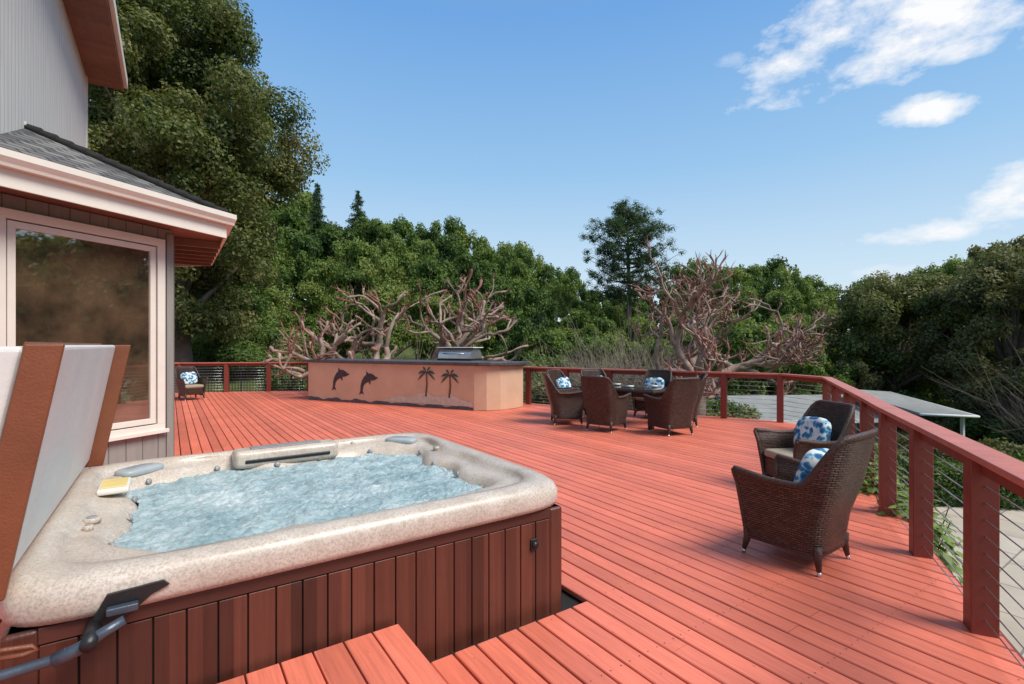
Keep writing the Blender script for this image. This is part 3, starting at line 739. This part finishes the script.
def pollard(name,xc,d,zg,trunk,lean,spread,H,seed,nl=6,levels=4,thick=1.0,dirs=None):
    global rng
    rng=np.random.default_rng(seed); q=QM()
    def grow(p,dr,r,L,lv):
        pts=[p];rad=[r];n=4;cur=np.array(p);dv=np.array(dr)
        for i in range(n):
            dv=dv+rng.normal(size=3)*.28+np.array([0,0,.06]); 
            dv/=np.linalg.norm(dv); cur=cur+dv*L/n
            pts.append(tuple(cur)); rad.append(max(.017,r*(1-.24*(i+1)/n)*rng.uniform(.88,1.2)))
        re=rad[-1]
        if lv==0:
            rad[-1]=re*1.9; rad[-2]=re*1.3; e=cur+dv*re*1.8; pts.append(tuple(e)); rad.append(re*1.4); pts.append(tuple(e+dv*re*.7)); rad.append(.006)
            q.tube(pts,rad,7,1 if rng.random()<.35 else 0)
            for k in range(rng.integers(2,5)):
                td=dv*.5+rng.normal(size=3)*.6+np.array([0,0,.5]); td/=np.linalg.norm(td); tl=rng.uniform(.06,.28)
                s=cur; m1=s+td*tl*.6+rng.normal(size=3)*.02
                q.tube([s,m1,m1+(td+np.array([0,0,.3]))*tl*.5],[.014,.010,.004],4,1)
            return
        q.tube(pts,rad,8 if lv>1 else 7)
        k=rng.integers(2,4)
        for j in range(k):
            nd=dv+rng.normal(size=3)*.62+np.array([0,0,.10]); nd/=np.linalg.norm(nd)
            if nd[2]<-.1: nd[2]*=-.3
            grow(tuple(cur-dv*re*.3),nd,re*rng.uniform(.66,.88),L*rng.uniform(.6,.9),lv-1)
        if rng.random()<.8:
            i=rng.integers(1,4); nd=rng.normal(size=3)+np.array([0,0,.5]); nd/=np.linalg.norm(nd)
            grow(pts[i],nd,max(.022,re*.45),L*.3,0)
    top=(lean[0],lean[1],trunk)
    q.tube([(0,0,-.4),(0,0,.1),(lean[0]*.4,lean[1]*.4,trunk*.5),top],[.36*thick,.27*thick,.22*thick,.20*thick],10)
    for i in range(nl):
        if dirs: th,el=dirs[i%len(dirs)]; th+=rng.normal()*.15
        else: th=2*math.pi*i/nl+rng.normal()*.2; el=rng.uniform(.3,1.15)
        v=(math.cos(th)*spread,math.sin(th)*spread,el); v=np.array(v)/np.linalg.norm(v)
        grow(tuple(np.array(top)-np.array([0,0,.1])),v,.13*thick,H,levels)
    X,Y=cw(xc,d); put(name,q.mesh(name,[M['pbark'],M['ptwig']]),(X,Y,zg))
vr=math.atan2(-SA,CA)
pollard('pollarded_tree',5.25,14.2,-1.5,2.3,(.1,0),1.0,1.18,61,7,4,1.0)
pollard('pollarded_tree',-5.0,17.8,-1.35,2.0,(0,0),1.0,1.5,62,5,3,1.1,[(vr+math.pi,1.1),(vr+2.6,.8),(vr+math.pi+.5,1.5),(vr+1,1.2),(vr,1.4)])
pollard('pollarded_tree',-3.2,18.4,-1.35,2.0,(0,0),1.1,1.55,66,5,3,1.1,[(vr,.6),(vr+.5,.6),(vr-.4,.9),(vr+3.1,1.6),(vr+.2,1.5)])
def twigbush(name,xc,d,h,w,seed,n=260):
    global rng
    rng=np.random.default_rng(seed); q=QM()
    for i in range(n):
        th=rng.uniform(0,6.28); o=rng.uniform(0,.5)*w; s=np.array([math.cos(th)*o,math.sin(th)*o,0])
        dr=np.array([math.cos(th)*.5,math.sin(th)*.5,1.0])+rng.normal(size=3)*.25; L=h*rng.uniform(.6,1.1)
        a=s+dr*L*.5; b=a+(dr+rng.normal(size=3)*.35)*L*.4
        q.tube([s,a,b],[.02,.013,.004],4)
        for k in range(3):
            c=a+rng.normal(size=3)*.1; q.tube([c,c+(dr+rng.normal(size=3)*.8)*L*.3],[.008,.003],3)
    X,Y=cw(xc,d); put(name,q.mesh(name,[M['twig'],M['twig']]),(X,Y,T(xc,d)))
twigbush('bare_shrub',4.9,20,3.0,2.2,71); twigbush('bare_shrub',3.2,21,2.4,2.0,72); twigbush('bare_shrub',26,24,3.8,2.2,73,200)
twigbush('bare_shrub',-5,22,2.2,2.4,74)
def leafrow(name,pts,w,h,n,size,mat,seed,z0=-1.3):
    global rng
    rng=np.random.default_rng(seed); q=QM(); q.tube([(pts[0][0],pts[0][1],z0-.1),(pts[0][0],pts[0][1],z0+h*.6)],[.02,.01],5)
    for a,b_ in zip(pts,pts[1:]):
        a=np.array(a);b_=np.array(b_); L=np.linalg.norm(b_-a); m=int(n*L)
        u=rng.random(m); dv=(b_-a)/L; nv=np.array([-dv[1],dv[0]])
        s=rng.uniform(-1,1,m); t=rng.random(m)
        face=rng.random(m); t=np.where(face<.45,1-.15*rng.random(m),t); s=np.where(face>=.45,np.sign(s)*(1-.2*rng.random(m)),s)
        bumpy=1+.12*np.sin(u*L*3)+.1*np.sin(u*L*7.3+2)
        p=np.zeros((m,3)); p[:,:2]=a+(b_-a)*u[:,None]+nv*(s*w/2)[:,None]; p[:,2]=z0+t*h*bumpy
        p+=rng.normal(size=(m,3))*.04
        nr=rng.normal(size=(m,3))*.6; nr[:,2]+=.6; nr[:,:2]+=nv*np.sign(s)[:,None]*.5
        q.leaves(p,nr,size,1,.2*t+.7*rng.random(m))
    put(name,q.mesh(name,[M['bark'],mat]),(0,0,0))
leafrow('hedge',[cw(6.6,9.9),cw(9.3,9.4),cw(13.5,9.3)],.9,.75,5200,.035,M['hedge'],81)
leafrow('hedge',[cw(8.2,13.5),cw(12,13.0),cw(17,12.6)],1.2,.9,3800,.045,M['olive'],82,-1.9)
def plant(name,xc,d,z0,h,r,n,seed,mat,size=.055):
    global rng
    rng=np.random.default_rng(seed); q=QM()
    for i in range(14):
        th=rng.uniform(0,6.28); e=(math.cos(th)*r*.7,math.sin(th)*r*.7,h*rng.uniform(.6,1)); q.tube([(0,0,-.1),(e[0]*.4,e[1]*.4,h*.5),e],[.012,.009,.004],4)
    dd=rng.normal(size=(n,3)); dd/=np.linalg.norm(dd,axis=1)[:,None]
    p=dd*(rng.random(n)**.4)[:,None]*np.array([r,r,h*.5])+np.array([0,0,h*.55])
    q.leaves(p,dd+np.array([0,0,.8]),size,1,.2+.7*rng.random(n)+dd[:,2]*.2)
    X,Y=cw(xc,d); put(name,q.mesh(name,[M['bark'],mat]),(X,Y,z0))
plant('leafy_shrub',4.0,5.0,-1.3,1.5,.42,1300,91,M['bright'])
plant('leafy_shrub',4.25,5.9,-1.3,1.55,.5,1500,92,M['bright'])
plant('leafy_shrub',4.9,6.9,-1.3,1.5,.55,1600,93,M['hedge'])
plant('leafy_shrub',5.6,8.3,-1.3,1.5,.7,1900,94,M['hedge'])
V=[];F=[]
def addbox(x0,x1,y0,y1,z0,z1):
    s=len(V)
    for x in (x0,x1):
        for y in (y0,y1):
            for z in (z0,z1): V.append((x,y,z))
    F.extend([tuple(s+i for i in f) for f in [(0,1,3,2),(4,6,7,5),(0,4,5,1),(2,3,7,6),(0,2,6,4),(1,5,7,3)]])
FLn=13.0
for k in range(int(FLn/.12)): addbox(k*.12,k*.12+.018,-.009,.009,-.1,1.25)
for z in (.05,1.15): addbox(-.02,FLn,-.02,-.0095,z,z+.04)
for k in range(7): addbox(k*2.1,k*2.1+.05,-.05,-.021,-.3,1.35)
fx,fy=cw(-15.5,20.6)
obj('metal_fence',V,F,M['black'],None,loc=(fx,fy,-.45),rot=(0,0,vr+.06))
nh=empty('neighbour_house',(*cw(14.2,23.0),-3.2),vr+.1)
box('walls',-3.0,3.0,0,5,0,1.6,M['nwall'],nh)
obj('roof',[(-3.6,-.6,1.52),(3.6,-.6,1.52),(3.6,2.5,2.35),(-3.6,2.5,2.35),(3.6,5.6,1.52),(-3.6,5.6,1.52)],[(0,1,2,3),(3,2,4,5),(0,3,5),(1,4,2)],M['greenroof'],nh)
box('eave_board',-3.6,3.6,-.66,-.605,1.4,1.56,M['white'],nh)
for x in (-2.4,-.4,1.6): box('window',x,x+1.1,-.03,-.002,.6,1.3,M['glass'],nh)
cp=empty('carport',(*cw(18.6,23.5),-3.2),vr+.25)
obj('canopy',[(-1.7,-1.8,1.9),(2.2,-1.4,1.6),(1.9,2.4,2.35),(-1.9,2.0,2.65),(-1.7,-1.8,2.0),(2.2,-1.4,1.7),(1.9,2.4,2.45),(-1.9,2.0,2.75)],[(3,2,1,0),(4,5,6,7),(0,1,5,4),(1,2,6,5),(2,3,7,6),(3,0,4,7)],M['greenroof'],cp)
tube('canopy_edge',[(-1.72,-1.85,1.95),(2.25,-1.45,1.65),(1.95,2.45,2.4)],.06,M['white'],cp)
for x,y,z in ((-1.5,-1.5,1.88),(1.8,-1.1,1.6),(1.6,2.0,2.3),(-1.6,1.7,2.5)): box('post',x-.06,x+.06,y-.06,y+.06,-.5,z,M['white'],cp)

# ---------------------------------------------------------------- camera, light, sky
cam=bpy.data.cameras.new('camera'); co=bpy.data.objects.new('camera',cam); scene.collection.objects.link(co)
co.location=(0,0,1.7); co.rotation_euler=(R(90),0,-math.atan2(SA,CA)); cam.sensor_width=36; cam.lens=500/1024*36
cam.shift_y=3/1024; cam.clip_end=6000; cam.clip_start=.05; scene.camera=co
sx,sy=cw(1.9,-1.0); el=R(50); L=math.hypot(sx,sy); sx/=L; sy/=L
sd=Vector((sx*math.cos(el),sy*math.cos(el),math.sin(el)))
sun=bpy.data.lights.new('sun','SUN'); sun.energy=4.5; sun.angle=R(28); sun.color=(1,.935,.84)
so=bpy.data.objects.new('sun',sun); scene.collection.objects.link(so); so.rotation_euler=sd.to_track_quat('Z','Y').to_euler()
w=bpy.data.worlds.new('World'); scene.world=w; w.use_nodes=True; nt=w.node_tree
bg=nt.nodes['Background']; sky=N(nt,'ShaderNodeTexSky',sky_type='NISHITA'); sky.sun_disc=False
sky.sun_elevation=el; sky.sun_rotation=math.atan2(sx,sy); sky.altitude=50; sky.air_density=1.0; sky.dust_density=.6; sky.ozone_density=1.2
tcn=N(nt,'ShaderNodeTexCoord'); gen=tcn.outputs['Generated']
Rv=Vector((CA,-SA,0)); Fv=Vector((SA,CA,0))
def pdir(px,py): return (Rv*((px-512)/500)+Fv+Vector((0,0,(345-py)/500))).normalized()
def vdot(v):
    n=nt.nodes.new('ShaderNodeVectorMath'); n.operation='DOT_PRODUCT'; nt.links.new(gen,n.inputs[0]); n.inputs[1].default_value=v; return n.outputs['Value']
mpn=N(nt,'ShaderNodeMapping'); mpn.inputs['Scale'].default_value=(1,1,2.0); nt.links.new(gen,mpn.inputs[0])
nzz=noise(nt,mpn.outputs[0],10,6,.64)
tot=None
for (px,py,wx,wy,tilt,st_) in ((925,4,.23,.085,.06,1.0),(825,42,.15,.035,.34,.95),(905,44,.13,.028,.1,.8),(960,50,.05,.018,0,.8),(924,111,.058,.022,-.1,1.0),(1012,194,.065,.045,0,1.0),(914,234,.085,.020,.06,.9),(900,271,.08,.014,0,.5),(730,60,.025,.012,0,.4)):
    c=pdir(px,py); e1=Vector((0,0,1)).cross(c).normalized()*-1; e2=c.cross(e1).normalized()
    if e2.z<0: e2=-e2
    e1r=e1*math.cos(tilt)+e2*math.sin(tilt); e2r=-e1*math.sin(tilt)+e2*math.cos(tilt)
    a=math_(nt,'DIVIDE',vdot(e1r),wx); b_=math_(nt,'DIVIDE',vdot(e2r),wy)
    r2=math_(nt,'ADD',math_(nt,'MULTIPLY',a,a),math_(nt,'MULTIPLY',b_,b_))
    fr=math_(nt,'GREATER_THAN',vdot(c),0)
    v=math_(nt,'SUBTRACT',1.0,r2)
    v=math_(nt,'ADD',v,math_(nt,'MULTIPLY',math_(nt,'SUBTRACT',nzz,.5),4.6))
    v=math_(nt,'MULTIPLY',math_(nt,'MULTIPLY',v,.8,clamp=True),st_)
    v=math_(nt,'MULTIPLY',v,fr)
    tot=v if tot is None else math_(nt,'MAXIMUM',tot,v)
sep=N(nt,'ShaderNodeSeparateXYZ'); nt.links.new(gen,sep.inputs[0])
S=.13
g=ramp(nt,sep.outputs[2],[(0.0,(.78,.89,.95)),(.14,(.61,.79,.94)),(.32,(.34,.60,.90)),(.55,(.17,.41,.82)),(1,(.34,.42,.55))])
vs=nt.nodes.new('ShaderNodeVectorMath'); vs.operation='SCALE'; nt.links.new(g,vs.inputs[0]); vs.inputs['Scale'].default_value=1/S
skyc=mixc(nt,.88,sky.outputs[0],vs.outputs[0])
col=mixc(nt,tot,skyc,(.98/S,.985/S,1.0/S))
nt.links.new(col,bg.inputs[0]); bg.inputs[1].default_value=S
scene.view_settings.view_transform='Standard'; scene.view_settings.look='None'; scene.view_settings.exposure=0
